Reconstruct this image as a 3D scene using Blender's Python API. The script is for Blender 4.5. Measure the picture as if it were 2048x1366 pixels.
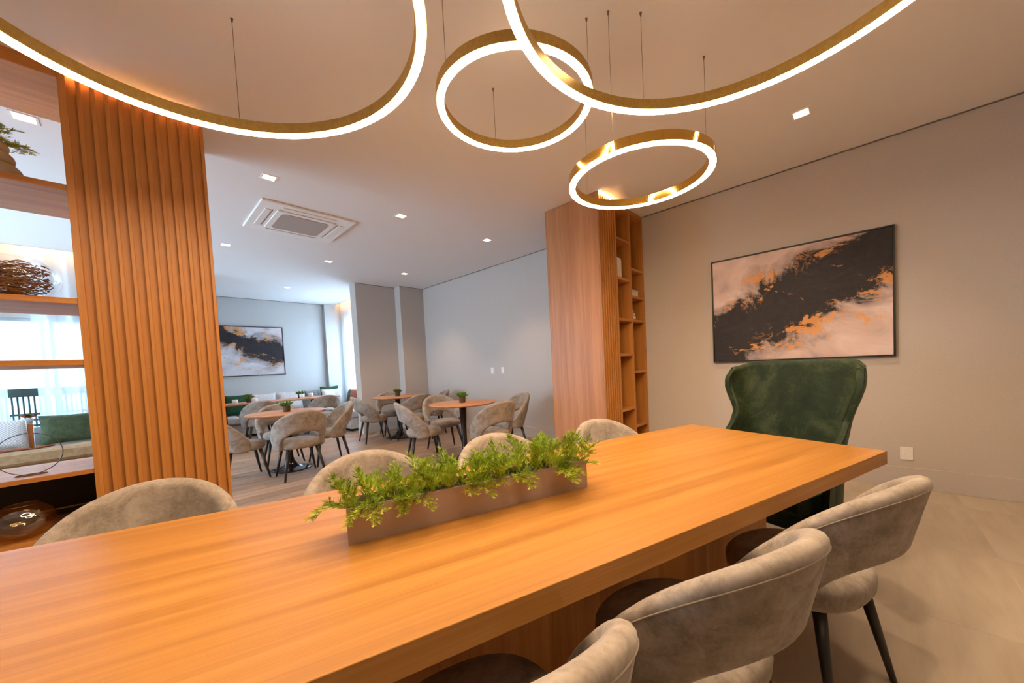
import bpy, math, random
from mathutils import Vector, Matrix, Quaternion

for o in list(bpy.data.objects):
    bpy.data.objects.remove(o, do_unlink=True)
scene = bpy.context.scene
COL = scene.collection
PI = math.pi

# ------------------------------------------------------------------ camera
CAM_H = 1.25085
F_PX, YAW, PITCH, ROLL, CX, CY = 723.1896, .8364, -.0393, -.0484, 1065.5121, 758.7106
IW, IH = 2048.0, 1366.0
fw = Vector((math.sin(YAW) * math.cos(PITCH), math.cos(YAW) * math.cos(PITCH), math.sin(PITCH)))
rt = Vector((math.cos(YAW), -math.sin(YAW), 0))
up = rt.cross(fw)
cr, sr = math.cos(ROLL), math.sin(ROLL)
r2 = cr * rt + sr * up
u2 = -sr * rt + cr * up
cam_data = bpy.data.cameras.new('camera')
cam = bpy.data.objects.new('camera', cam_data)
COL.objects.link(cam)
M = Matrix(((r2.x, u2.x, -fw.x, 0), (r2.y, u2.y, -fw.y, 0), (r2.z, u2.z, -fw.z, CAM_H), (0, 0, 0, 1)))
cam.matrix_world = M
cam_data.sensor_fit = 'HORIZONTAL'
cam_data.sensor_width = 36.0
cam_data.lens = F_PX * 36.0 / IW
cam_data.shift_x = -(CX - IW / 2) / IW
cam_data.shift_y = (CY - IH / 2) / IW
cam_data.clip_start = 0.02
cam_data.clip_end = 200
scene.camera = cam

# ------------------------------------------------------------------ world, exposure
SKY = (0.60, 0.79, 1.0)
SKY_STRENGTH = 6.4
RING_STRENGTH = 30.0
RING_COL = (1.0, 0.74, 0.47)
SPOT_W = 12.0
SPOT_COL = (1.0, 0.72, 0.46)
w = bpy.data.worlds.new('sky')
scene.world = w
w.use_nodes = True
w.node_tree.nodes['Background'].inputs[0].default_value = (*SKY, 1)
w.node_tree.nodes['Background'].inputs[1].default_value = SKY_STRENGTH
vs = scene.view_settings
vs.view_transform = 'Standard'
vs.look = 'None'
vs.gamma = 1
vs.use_curve_mapping = False
vs.exposure = 1.58
cy = scene.cycles
cy.use_denoising = True
cy.use_adaptive_sampling = True
cy.adaptive_threshold = .09
cy.use_light_tree = False
cy.max_bounces = 6
cy.diffuse_bounces = 4
cy.glossy_bounces = 3
cy.transparent_max_bounces = 10
cy.transmission_bounces = 4
cy.sample_clamp_indirect = 6.0
cy.caustics_reflective = False
cy.caustics_refractive = False

CEIL = 3.10
XW = 4.5665            # right wall
YB = 10.45             # back wall of the far room
YWIN = 8.20            # window wall behind the shelf unit
XRET = 0.62            # return wall between window wall and back wall
YL = 3.397             # front of the shelf unit
TILE_END = 2.45


def portal(name, loc, rot, sx, sy):
    l = bpy.data.lights.new(name, 'AREA')
    l.shape = 'RECTANGLE'
    l.size, l.size_y = sx, sy
    l.cycles.is_portal = True
    o = bpy.data.objects.new(name, l)
    o.location = loc
    o.rotation_euler = rot
    COL.objects.link(o)


portal('window_daylight', (-1.95, YWIN + .14, 1.45), (-PI / 2, 0, 0), 3.5, 1.5)
portal('added_window_daylight', (-3.74, 6.1, 1.5), (0, -PI / 2, 0), 2.3, 3.4)  # portal for the added window out of view on the left
portal('alcove_daylight', (4.12, 9.2, 1.65), (0, PI / 2, 0), 1.9, 1.9)


# ------------------------------------------------------------------ materials
MATS = {}


def new_mat(name):
    m = bpy.data.materials.new(name)
    m.use_nodes = True
    MATS[name] = m
    nt = m.node_tree
    return m, nt, nt.nodes['Principled BSDF']


def set_in(b, **k):
    for n, v in k.items():
        n = n.replace('_', ' ')
        if n in b.inputs:
            b.inputs[n].default_value = v


def ramp(nt, stops, interp='LINEAR'):
    n = nt.nodes.new('ShaderNodeValToRGB')
    n.color_ramp.interpolation = interp
    e = n.color_ramp.elements
    while len(e) > 1:
        e.remove(e[-1])
    for i, (p, c) in enumerate(stops):
        if i == 0:
            e[0].position = p
            el = e[0]
        else:
            el = e.new(p)
        el.color = (*c, 1) if len(c) == 3 else c
    return n


def coords(nt, scale=(1, 1, 1), loc=(0, 0, 0), kind='Object', rot=(0, 0, 0)):
    tc = nt.nodes.new('ShaderNodeTexCoord')
    mp = nt.nodes.new('ShaderNodeMapping')
    mp.inputs['Scale'].default_value = scale
    mp.inputs['Location'].default_value = loc
    mp.inputs['Rotation'].default_value = rot
    nt.links.new(tc.outputs[kind], mp.inputs['Vector'])
    return mp


def noise(nt, vec, scale, detail=4, rough=.5, dist=0):
    n = nt.nodes.new('ShaderNodeTexNoise')
    n.inputs['Scale'].default_value = scale
    n.inputs['Detail'].default_value = detail
    n.inputs['Roughness'].default_value = rough
    n.inputs['Distortion'].default_value = dist
    nt.links.new(vec.outputs[0], n.inputs['Vector'])
    return n


def bump(nt, b, height, strength, dist=.002):
    bp = nt.nodes.new('ShaderNodeBump')
    bp.inputs['Strength'].default_value = strength
    bp.inputs['Distance'].default_value = dist
    nt.links.new(height, bp.inputs['Height'])
    nt.links.new(bp.outputs[0], b.inputs['Normal'])


def math_node(nt, op, a, b_=None):
    n = nt.nodes.new('ShaderNodeMath')
    n.operation = op
    for i, v in enumerate((a, b_)):
        if v is None:
            continue
        if isinstance(v, (int, float)):
            n.inputs[i].default_value = v
        else:
            nt.links.new(v, n.inputs[i])
    return n.outputs[0]


def plain(name, col, rough=.5, metal=0.0, **k):
    m, nt, b = new_mat(name)
    set_in(b, Base_Color=(*col, 1), Roughness=rough, Metallic=metal, **k)
    return m


def wood(name, axis, dark, mid, light, rough=.38, fine=1.0, spec=.5):
    """grain runs along the given local axis"""
    m, nt, b = new_mat(name)
    s = [14 * fine, 14 * fine, 14 * fine]
    s[axis] = .55
    mp = coords(nt, s)
    n1 = noise(nt, mp, 1.0, 6, .62, .6)
    s2 = [120 * fine, 120 * fine, 120 * fine]
    s2[axis] = 2.2
    mp2 = coords(nt, s2, (3, 7, 1))
    n2 = noise(nt, mp2, 1.0, 3, .6)
    mix = math_node(nt, 'ADD', math_node(nt, 'MULTIPLY', n1.outputs['Fac'], .72), math_node(nt, 'MULTIPLY', n2.outputs['Fac'], .28))
    rp = ramp(nt, [(.34, dark), (.50, mid), (.64, light)])
    nt.links.new(mix, rp.inputs['Fac'])
    nt.links.new(rp.outputs[0], b.inputs['Base Color'])
    set_in(b, Roughness=rough, Specular_IOR_Level=spec)
    bump(nt, b, n2.outputs['Fac'], .12, .001)
    return m


def mottled(name, c1, c2, c3, scale=9, rough=.85, sheen=.35, bumps=.15, fine_scale=90, sheen_tint=(1, 1, 1, 1)):
    m, nt, b = new_mat(name)
    mp = coords(nt)
    n1 = noise(nt, mp, scale, 8, .68, .5)
    n2 = noise(nt, mp, fine_scale, 3, .6)
    mix = math_node(nt, 'ADD', math_node(nt, 'MULTIPLY', n1.outputs['Fac'], .8), math_node(nt, 'MULTIPLY', n2.outputs['Fac'], .2))
    rp = ramp(nt, [(.39, c1), (.5, c2), (.61, c3)])
    nt.links.new(mix, rp.inputs['Fac'])
    nt.links.new(rp.outputs[0], b.inputs['Base Color'])
    set_in(b, Roughness=rough, Sheen_Weight=sheen, Sheen_Roughness=.4, Sheen_Tint=sheen_tint, Specular_IOR_Level=.25)
    bump(nt, b, n2.outputs['Fac'], bumps, .001)
    return m


def fabric_wall(name, col, var=.05, scale=140, rough=.9):
    m, nt, b = new_mat(name)
    mp = coords(nt, kind='Object')
    n = noise(nt, mp, scale, 3, .7)
    c1 = tuple(c * (1 - var) for c in col)
    c2 = tuple(min(1, c * (1 + var)) for c in col)
    rp = ramp(nt, [(.3, c1), (.7, c2)])
    nt.links.new(n.outputs['Fac'], rp.inputs['Fac'])
    nt.links.new(rp.outputs[0], b.inputs['Base Color'])
    set_in(b, Roughness=rough, Specular_IOR_Level=.2)
    bump(nt, b, n.outputs['Fac'], .10, .001)
    return m


def emit(name, col, strength):
    m, nt, b = new_mat(name)
    set_in(b, Base_Color=(*col, 1), Emission_Color=(*col, 1), Emission_Strength=strength, Roughness=.6)
    return m


def glass(name, tint, gloss=.9, absorb=.0):
    m, nt, b = new_mat(name)
    nt.nodes.remove(b)
    out = nt.nodes['Material Output']
    tr = nt.nodes.new('ShaderNodeBsdfTransparent')
    tr.inputs[0].default_value = (*tint, 1)
    gl = nt.nodes.new('ShaderNodeBsdfGlossy')
    gl.inputs['Roughness'].default_value = .03
    gl.inputs[0].default_value = (gloss, gloss, gloss, 1)
    lw = nt.nodes.new('ShaderNodeLayerWeight')
    lw.inputs[0].default_value = .5
    pw = math_node(nt, 'POWER', lw.outputs['Facing'], 4.0)
    fr_ = math_node(nt, 'ADD', math_node(nt, 'MULTIPLY', pw, .55), .045 + absorb)
    mx = nt.nodes.new('ShaderNodeMixShader')
    nt.links.new(fr_, mx.inputs[0])
    nt.links.new(tr.outputs[0], mx.inputs[1])
    nt.links.new(gl.outputs[0], mx.inputs[2])
    nt.links.new(mx.outputs[0], out.inputs[0])
    return m


def sheer(name, col, open_=.45):
    m, nt, b = new_mat(name)
    nt.nodes.remove(b)
    out = nt.nodes['Material Output']
    tr = nt.nodes.new('ShaderNodeBsdfTransparent')
    di = nt.nodes.new('ShaderNodeBsdfDiffuse')
    tl = nt.nodes.new('ShaderNodeBsdfTranslucent')
    di.inputs[0].default_value = (*col, 1)
    tl.inputs[0].default_value = (*col, 1)
    m1 = nt.nodes.new('ShaderNodeMixShader')
    m1.inputs[0].default_value = .55
    nt.links.new(di.outputs[0], m1.inputs[1])
    nt.links.new(tl.outputs[0], m1.inputs[2])
    m2 = nt.nodes.new('ShaderNodeMixShader')
    m2.inputs[0].default_value = 1 - open_
    nt.links.new(tr.outputs[0], m2.inputs[1])
    nt.links.new(m1.outputs[0], m2.inputs[2])
    nt.links.new(m2.outputs[0], out.inputs[0])
    return m


def painting(name, a, b_, half, seed, wid, hei, lightcol, flip=1):
    """fluid abstract: a dark diagonal band with gold edges on pale lilac and white. Canvas local x = across, z = up"""
    m, nt, bs = new_mat(name)
    mp = coords(nt, (1 / wid, 1, 1 / hei), (.5, seed, .5))
    sep = nt.nodes.new('ShaderNodeSeparateXYZ')
    nt.links.new(mp.outputs[0], sep.inputs[0])
    warp = noise(nt, mp, 2.6, 9, .62, 1.2)
    wf = math_node(nt, 'SUBTRACT', warp.outputs['Fac'], .5)
    fine = noise(nt, mp, 9.0, 10, .72, 1.6)
    ff = math_node(nt, 'SUBTRACT', fine.outputs['Fac'], .5)
    line = math_node(nt, 'ADD', math_node(nt, 'MULTIPLY', sep.outputs[0], b_), a)
    d = math_node(nt, 'SUBTRACT', sep.outputs[2], line)
    d = math_node(nt, 'ADD', d, math_node(nt, 'MULTIPLY', wf, .95))
    d = math_node(nt, 'ADD', d, math_node(nt, 'MULTIPLY', ff, .22))
    ad = math_node(nt, 'ABSOLUTE', d)
    gold = (.74, .34, .11)
    smoke = noise(nt, mp, 3.4, 6, .55, .6)
    pr = ramp(nt, [(.36, (.40, .33, .36)), (.46, tuple(c * .85 for c in lightcol)), (.6, lightcol), (.75, (.80, .70, .70))])
    nt.links.new(smoke.outputs['Fac'], pr.inputs['Fac'])
    # dark ink fading through grey-violet into the pale ground
    dk = ramp(nt, [(half * .92, (1, 1, 1)), (half * 1.02, (.82, .82, .82)), (half * 1.18, (.45, .45, .45)), (half * 1.8, (0, 0, 0))])
    nt.links.new(ad, dk.inputs['Fac'])
    inkn = ramp(nt, [(.3, (.018, .015, .018)), (.62, (.032, .028, .033)), (.75, (.10, .09, .105))])
    nt.links.new(fine.outputs['Fac'], inkn.inputs['Fac'])
    m1 = nt.nodes.new('ShaderNodeMixRGB')
    nt.links.new(dk.outputs[0], m1.inputs[0])
    nt.links.new(pr.outputs[0], m1.inputs[1])
    nt.links.new(inkn.outputs[0], m1.inputs[2])
    # gold leaf clinging to the edges of the ink, flakes and thin veins
    near = ramp(nt, [(half * .55, (0, 0, 0)), (half * .85, (.9, .9, .9)), (half * 1.25, (1, 1, 1)), (half * 1.7, (.35, .35, .35)), (1, (.25, .25, .25))])
    nt.links.new(ad, near.inputs['Fac'])
    blot = noise(nt, mp, 4.6, 12, .70, 1.4)
    br = ramp(nt, [(.53, (0, 0, 0)), (.555, (1, 1, 1))])
    nt.links.new(math_node(nt, 'MULTIPLY', blot.outputs['Fac'], math_node(nt, 'ADD', math_node(nt, 'MULTIPLY', near.outputs[0], .22), .80)), br.inputs['Fac'])
    veins = noise(nt, mp, 3.2, 10, .62, 2.0)
    vv = math_node(nt, 'ABSOLUTE', math_node(nt, 'SUBTRACT', veins.outputs['Fac'], .5))
    vr = ramp(nt, [(0, (.7, .7, .7)), (.007, (.4, .4, .4)), (.014, (0, 0, 0))])
    nt.links.new(vv, vr.inputs['Fac'])
    gm = math_node(nt, 'MAXIMUM', math_node(nt, 'MULTIPLY', br.outputs[0], .82), math_node(nt, 'MULTIPLY', vr.outputs[0], near.outputs[0]))
    mx = nt.nodes.new('ShaderNodeMixRGB')
    nt.links.new(gm, mx.inputs[0])
    nt.links.new(m1.outputs[0], mx.inputs[1])
    mx.inputs[2].default_value = (*gold, 1)
    nt.links.new(mx.outputs[0], bs.inputs['Base Color'])
    set_in(bs, Roughness=.6, Specular_IOR_Level=.3)
    return m


W_DARK, W_MID, W_LIGHT = (.36, .135, .026), (.50, .20, .042), (.60, .265, .065)
wood('table_wood', 0, (.31, .126, .023), (.395, .172, .034), (.465, .222, .052), .32, 1.5)
wood('wood_vertical', 2, W_DARK, W_MID, W_LIGHT, .42)
wood('wood_slat', 2, (.455, .184, .039), (.485, .198, .043), (.515, .214, .048), .45, 1.0)
wood('wood_along_x', 0, W_DARK, W_MID, W_LIGHT, .42)
wood('wood_pale_panel', 2, (.34, .145, .055), (.44, .20, .08), (.52, .25, .11), .42)
wood('cafe_table_wood', 0, (.40, .17, .075), (.50, .22, .10), (.58, .28, .14), .4)
wood('plank_wood', 0, (.22, .135, .085), (.33, .215, .145), (.43, .295, .205), .42)
wood('branch_wood', 0, (.16, .05, .025), (.26, .09, .04), (.34, .13, .06), .6)
plain('ceiling_white', (.82, .80, .79), .9)
fabric_wall('wall_greige', (.53, .468, .42))
fabric_wall('wall_far', (.56, .56, .55))
plain('painted_gap_shade', (.16, .145, .135), .9)  # flat dark tone standing in for shade in narrow gaps
m, nt, b = new_mat('tile')
mp = coords(nt, (1.2, 7, 1))
n1 = noise(nt, mp, 1.3, 7, .6, .5)
rp = ramp(nt, [(.3, (.43, .35, .265)), (.5, (.50, .415, .32)), (.7, (.56, .47, .37))])
nt.links.new(n1.outputs['Fac'], rp.inputs['Fac'])
nt.links.new(rp.outputs[0], b.inputs['Base Color'])
set_in(b, Roughness=.45)
plain('grout', (.56, .47, .37), .9)
plain('plank_joint', (.12, .08, .05), .9)
mottled('chair_fabric', (.205, .166, .135), (.295, .243, .202), (.375, .314, .265), 10, .85, .22)
mottled('chair_piping', (.22, .17, .13), (.28, .22, .17), (.33, .27, .21), 12)
mottled('green_velvet', (.004, .010, .005), (.010, .021, .008), (.034, .046, .020), 4.5, .70, .16, .08, 120, (.6, .75, .45, 1))
mottled('green_piping', (.006, .02, .010), (.012, .034, .017), (.02, .045, .022), 12)
plain('black_metal', (.014, .012, .011), .38)
plain('black_gloss', (.012, .012, .014), .12)
plain('leg_tip', (.03, .03, .03), .6)
m, nt, b = new_mat('gold')
mp = coords(nt)
n1 = noise(nt, mp, 60, 2, .5)
rp = ramp(nt, [(.3, (.42, .28, .08)), (.7, (.50, .34, .11))])
nt.links.new(n1.outputs['Fac'], rp.inputs['Fac'])
nt.links.new(rp.outputs[0], b.inputs['Base Color'])
set_in(b, Roughness=.42, Metallic=1.0)
m, nt, b = new_mat('gold_polished')
set_in(b, Base_Color=(.72, .44, .10, 1), Roughness=.08, Metallic=1.0)
emit('ring_light', RING_COL, RING_STRENGTH)
emit('led_warm', (1.0, .50, .16), 170.0)
emit('cove_warm', (1.0, .60, .30), 9.0)
emit('lamp_disc', (1.0, .86, .66), 3.2)
plain('cable', (.16, .11, .08), .5)
plain('white_plastic', (.80, .76, .72), .5)
plain('socket_dark', (.03, .03, .03), .6)
plain('white_trim', (.85, .83, .80), .5)
m, nt, b = new_mat('grille')
mp = coords(nt)
ck = nt.nodes.new('ShaderNodeTexChecker')
ck.inputs['Scale'].default_value = 110
ck.inputs[1].default_value = (.52, .45, .40, 1)
ck.inputs[2].default_value = (.30, .25, .22, 1)
nt.links.new(mp.outputs[0], ck.inputs['Vector'])
nt.links.new(ck.outputs[0], b.inputs['Base Color'])
set_in(b, Roughness=.7)
plain('frame_black', (.012, .010, .010), .45)
plain('planter_taupe', (.40, .31, .26), .42)
plain('soil', (.035, .03, .018), .95)
m, nt, b = new_mat('fern')
mp = coords(nt)
n1 = noise(nt, mp, 14, 3, .5)
rp = ramp(nt, [(.32, (.14, .23, .014)), (.5, (.36, .48, .03)), (.68, (.62, .66, .08))])
nt.links.new(n1.outputs['Fac'], rp.inputs['Fac'])
nt.links.new(rp.outputs[0], b.inputs['Base Color'])
set_in(b, Roughness=.55, Subsurface_Weight=0.0)
plain('stem_green', (.06, .10, .02), .6)
plain('bark_chip', (.55, .30, .15), .7)
m, nt, b = new_mat('pot_leaf')
mp = coords(nt)
n1 = noise(nt, mp, 25, 2, .5)
rp = ramp(nt, [(.35, (.04, .14, .02)), (.65, (.16, .36, .05))])
nt.links.new(n1.outputs['Fac'], rp.inputs['Fac'])
nt.links.new(rp.outputs[0], b.inputs['Base Color'])
set_in(b, Roughness=.5)
plain('pot_bark', (.10, .055, .032), .9)
plain('cup_white', (.80, .80, .82), .3)
plain('cabinet_black', (.016, .012, .010), .55)
plain('ceramic_beige', (.42, .32, .22), .7)
plain('ceramic_white', (.74, .66, .56), .6)
plain('dried_stem', (.30, .13, .05), .8)
plain('petal', (.50, .17, .09), .6)
plain('wire_metal', (.10, .075, .05), .4, .7)
glass('clear_glass', (.93, .96, .98))
glass('smoked_glass', (.82, .68, .46), 1.0, .13)
glass('window_glass', (.94, .98, 1.0), .6)
sheer('sheer_curtain', (.86, .90, .93), .26)
sheer('sheer_curtain_thick', (.86, .88, .90), .16)
mottled('bench_leather', (.30, .175, .085), (.36, .22, .11), (.42, .27, .145), 14, .55, .1, .05)
mottled('bench_grey', (.42, .39, .37), (.50, .47, .45), (.56, .53, .51), 14, .8, .2)
mottled('cushion_green', (.006, .045, .020), (.010, .065, .030), (.018, .085, .042), 10, .8, .3)
mottled('cushion_olive', (.032, .044, .018), (.045, .06, .025), (.06, .078, .035), 14, .8, .3)
mottled('cushion_pale', (.52, .50, .50), (.60, .58, .58), (.66, .64, .64), 30, .85, .2)
mottled('cushion_white', (.66, .64, .62), (.74, .72, .70), (.80, .78, .76), 30, .85, .2)
mottled('cushion_grey', (.16, .16, .17), (.22, .22, .23), (.27, .27, .28), 30, .85, .2)
mottled('cushion_rust', (.26, .075, .035), (.34, .11, .055), (.42, .15, .08), 18, .6, .1)
m, nt, b = new_mat('cushion_check')
mp = coords(nt)
ck = nt.nodes.new('ShaderNodeTexChecker')
ck.inputs['Scale'].default_value = 75
ck.inputs[1].default_value = (.62, .58, .55, 1)
ck.inputs[2].default_value = (.36, .34, .33, 1)
nt.links.new(mp.outputs[0], ck.inputs['Vector'])
nt.links.new(ck.outputs[0], b.inputs['Base Color'])
set_in(b, Roughness=.9)
plain('fence_green', (.018, .032, .027), .5)
plain('ground_out', (.30, .34, .26), .9)
plain('hedge', (.06, .16, .03), .8)
plain('wall_out', (.30, .37, .40), .9)
plain('window_frame', (.50, .54, .56), .4)
painting('art_near', .16, .72, .27, 3.7, 1.47, 1.12, (.70, .54, .50))
painting('art_far', .98, -.60, .21, 8.3, 1.70, 1.11, (.72, .68, .70))


# ------------------------------------------------------------------ mesh helpers
def link(o, parent=None):
    COL.objects.link(o)
    if parent is not None:
        o.parent = parent
    return o


def mesh(name, verts, faces, mat, parent=None, smooth=False, loc=None, rotz=0.0):
    me = bpy.data.meshes.new(name)
    me.from_pydata([tuple(v) for v in verts], [], faces)
    me.update()
    if smooth:
        me.polygons.foreach_set('use_smooth', [True] * len(me.polygons))
    me.materials.append(MATS[mat] if isinstance(mat, str) else mat)
    o = bpy.data.objects.new(name, me)
    if loc is not None:
        o.location = loc
    if rotz:
        o.rotation_euler = (0, 0, rotz)
    return link(o, parent)


def share(src, name, parent=None, loc=None, rotz=None, rot=None, scale=None):
    o = bpy.data.objects.new(name, src.data)
    if loc is not None:
        o.location = loc
    if rotz is not None:
        o.rotation_euler = (0, 0, rotz)
    if rot is not None:
        o.rotation_euler = rot
    if scale is not None:
        o.scale = scale
    return link(o, parent)


def box_geo(x0, x1, y0, y1, z0, z1, bev=0.0):
    if bev <= 0:
        v = [(x0, y0, z0), (x1, y0, z0), (x1, y1, z0), (x0, y1, z0), (x0, y0, z1), (x1, y0, z1), (x1, y1, z1), (x0, y1, z1)]
        f = [(0, 3, 2, 1), (4, 5, 6, 7), (0, 1, 5, 4), (1, 2, 6, 5), (2, 3, 7, 6), (3, 0, 4, 7)]
        return v, f
    b = min(bev, (x1 - x0) * .49, (y1 - y0) * .49, (z1 - z0) * .49)
    xs, ys, zs = (x0, x1), (y0, y1), (z0, z1)
    v, idx = [], {}
    for i in (0, 1):
        for j in (0, 1):
            for k in (0, 1):
                sx, sy, sz = (1, -1)[i], (1, -1)[j], (1, -1)[k]
                X, Y, Z = xs[i], ys[j], zs[k]
                idx[i, j, k, 'x'] = len(v); v.append((X, Y + sy * b, Z + sz * b))
                idx[i, j, k, 'y'] = len(v); v.append((X + sx * b, Y, Z + sz * b))
                idx[i, j, k, 'z'] = len(v); v.append((X + sx * b, Y + sy * b, Z))
    I = idx
    f = []
    for i in (0, 1):
        q = [I[i, 0, 0, 'x'], I[i, 1, 0, 'x'], I[i, 1, 1, 'x'], I[i, 0, 1, 'x']]
        f.append(q if i else q[::-1])
        q = [I[0, i, 0, 'y'], I[0, i, 1, 'y'], I[1, i, 1, 'y'], I[1, i, 0, 'y']]
        f.append(q if i else q[::-1])
        q = [I[0, 0, i, 'z'], I[1, 0, i, 'z'], I[1, 1, i, 'z'], I[0, 1, i, 'z']]
        f.append(q if i else q[::-1])
    for a in (0, 1):
        for c in (0, 1):
            q = [I[a, c, 0, 'x'], I[a, c, 1, 'x'], I[a, c, 1, 'y'], I[a, c, 0, 'y']]
            f.append(q if (a ^ c) else q[::-1])
            q = [I[a, 0, c, 'x'], I[a, 0, c, 'z'], I[a, 1, c, 'z'], I[a, 1, c, 'x']]
            f.append(q if (a ^ c) else q[::-1])
            q = [I[0, a, c, 'y'], I[1, a, c, 'y'], I[1, a, c, 'z'], I[0, a, c, 'z']]
            f.append(q if (a ^ c) else q[::-1])
    for i in (0, 1):
        for j in (0, 1):
            for k in (0, 1):
                t = [I[i, j, k, 'x'], I[i, j, k, 'y'], I[i, j, k, 'z']]
                f.append(t if (i + j + k) % 2 else t[::-1])
    return v, f


def box(name, lo, hi, mat, parent=None, bev=0.0, loc=None, rotz=0.0):
    v, f = box_geo(lo[0], hi[0], lo[1], hi[1], lo[2], hi[2], bev)
    return mesh(name, v, f, mat, parent, False, loc, rotz)


def empty(name, loc, rotz=0.0):
    o = bpy.data.objects.new(name, None)
    o.empty_display_size = .1
    o.location = loc
    o.rotation_euler = (0, 0, rotz)
    return link(o)


def tag(o, label, cat, group=None):
    o['label'] = label
    o['category'] = cat
    if group:
        o['group'] = group
    return o


def thing(name, label, cat, loc, rotz=0.0, group=None):
    return tag(empty(name, loc, rotz), label, cat, group)


def struct(o):
    o['kind'] = 'structure'
    return o


def copy_tree(root, name, loc, rotz, label, group=None):
    r = bpy.data.objects.new(name, None)
    r.empty_display_size = .1
    link(r)
    r.location = loc
    r.rotation_euler = (0, 0, rotz)
    tag(r, label, root['category'], group or root.get('group'))
    for ch in root.children:
        c = ch.copy()
        link(c, r)
        for g in ch.children:
            d = g.copy()
            link(d, c)
    return r


def lathe(name, prof, mat, parent=None, seg=24, loc=None, close=False):
    v, f = [], []
    n = len(prof)
    for i in range(seg):
        a = 2 * PI * i / seg
        for r, z in prof:
            v.append((r * math.cos(a), r * math.sin(a), z))
    for i in range(seg):
        j = (i + 1) % seg
        for k in range(n - 1):
            f.append((i * n + k, j * n + k, j * n + k + 1, i * n + k + 1))
    if close:
        f.append([i * n for i in range(seg)][::-1])
        f.append([i * n + n - 1 for i in range(seg)])
    return mesh(name, v, f, mat, parent, True, loc)


def tube_geo(path, rad, seg=8, closed=False):
    v, f = [], []
    P = [Vector(p) for p in path]
    n = len(P)
    rads = rad if isinstance(rad, (list, tuple)) else [rad] * n
    ref = Vector((.13, .21, .97))
    for i in range(n):
        if closed:
            t = P[(i + 1) % n] - P[i - 1]
        else:
            t = P[min(i + 1, n - 1)] - P[max(i - 1, 0)]
        t.normalize()
        a = t.cross(ref)
        if a.length < .05:
            a = t.cross(Vector((1, 0, 0)))
        a.normalize()
        b_ = t.cross(a)
        for k in range(seg):
            an = 2 * PI * k / seg
            v.append(P[i] + (a * math.cos(an) + b_ * math.sin(an)) * rads[i])
    m_ = n if closed else n - 1
    for i in range(m_):
        j = (i + 1) % n
        for k in range(seg):
            l = (k + 1) % seg
            f.append((i * seg + k, i * seg + l, j * seg + l, j * seg + k))
    if not closed:
        f.append([k for k in range(seg)][::-1])
        f.append([(n - 1) * seg + k for k in range(seg)])
    return v, f


def tube(name, path, rad, mat, parent=None, seg=8, closed=False, loc=None):
    v, f = tube_geo(path, rad, seg, closed)
    return mesh(name, v, f, mat, parent, True, loc)


def merge(parts):
    V, F = [], []
    for v, f in parts:
        o = len(V)
        V += list(v)
        F += [tuple(i + o for i in q) for q in f]
    return V, F


def smooth_step(a, b_, x):
    t = min(1, max(0, (x - a) / (b_ - a)))
    return t * t * (3 - 2 * t)


# ------------------------------------------------------------------ the setting
# tiled floor of the near room
floor = struct(box('floor', (-3.6, -2.6, -.06), (XW, TILE_END, -.0015), 'grout'))
TS = .90
tx0, ty0 = 4.20 - 9 * TS, -.60 - 2 * TS
tile_full = None
g = .0016
for i in range(-1, 11):
    for j in range(-1, 6):
        x0, x1 = tx0 + i * TS, tx0 + (i + 1) * TS
        y0, y1 = ty0 + j * TS, ty0 + (j + 1) * TS
        x0, x1, y0, y1 = max(x0, -3.6), min(x1, XW), max(y0, -2.6), min(y1, TILE_END)
        if x1 - x0 < .05 or y1 - y0 < .05:
            continue
        full = abs(x1 - x0 - TS) < 1e-6 and abs(y1 - y0 - TS) < 1e-6
        if full and tile_full:
            share(tile_full, 'tile', floor, (x0, y0, 0))
        else:
            t = box('tile', (g, g, -.006), (x1 - x0 - g, y1 - y0 - g, 0), 'tile', floor, .0012, (x0, y0, 0))
            if full:
                tile_full = t
# plank floor of the far room
floor2 = struct(box('floor_planks', (-3.6, TILE_END, -.06), (XW, YB + .05, -.006), 'plank_joint'))
rng = random.Random(4)
PWD, PLN = .215, 1.55
tones = []
for k in range(6):
    src = MATS['plank_wood'].copy()
    src.name = 'plank_wood_%d' % k
    for n in src.node_tree.nodes:
        if n.type == 'VALTORGB':
            fct = .84 + .07 * k
            for e in n.color_ramp.elements:
                e.color = (e.color[0] * fct, e.color[1] * fct, e.color[2] * fct, 1)
        if n.type == 'MAPPING':
            n.inputs['Location'].default_value = (k * 3.1, k * 1.7, k)
    v, f = box_geo(.0012, PLN - .0012, .0012, PWD - .0012, -.006, 0, .001)
    me = bpy.data.meshes.new('plank')
    me.from_pydata(v, [], f)
    me.materials.append(src)
    tones.append((me, src))
row = 0
y = TILE_END
while y < YB - .02:
    x = -1.6 - rng.random() * PLN
    while x < XW:
        me, src = rng.choice(tones)
        if x + PLN <= XW and y + PWD <= YB:
            o = bpy.data.objects.new('plank', me)
            o.location = (x, y, 0)
            link(o, floor2)
        elif XW - x > .03:
            box('plank', (.0012, .0012, -.006), (min(PLN, XW - x) - .0012, min(PWD, YB - y) - .0012, 0), src, floor2, .001, (x, y, 0))
        x += PLN
    y += PWD

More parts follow.
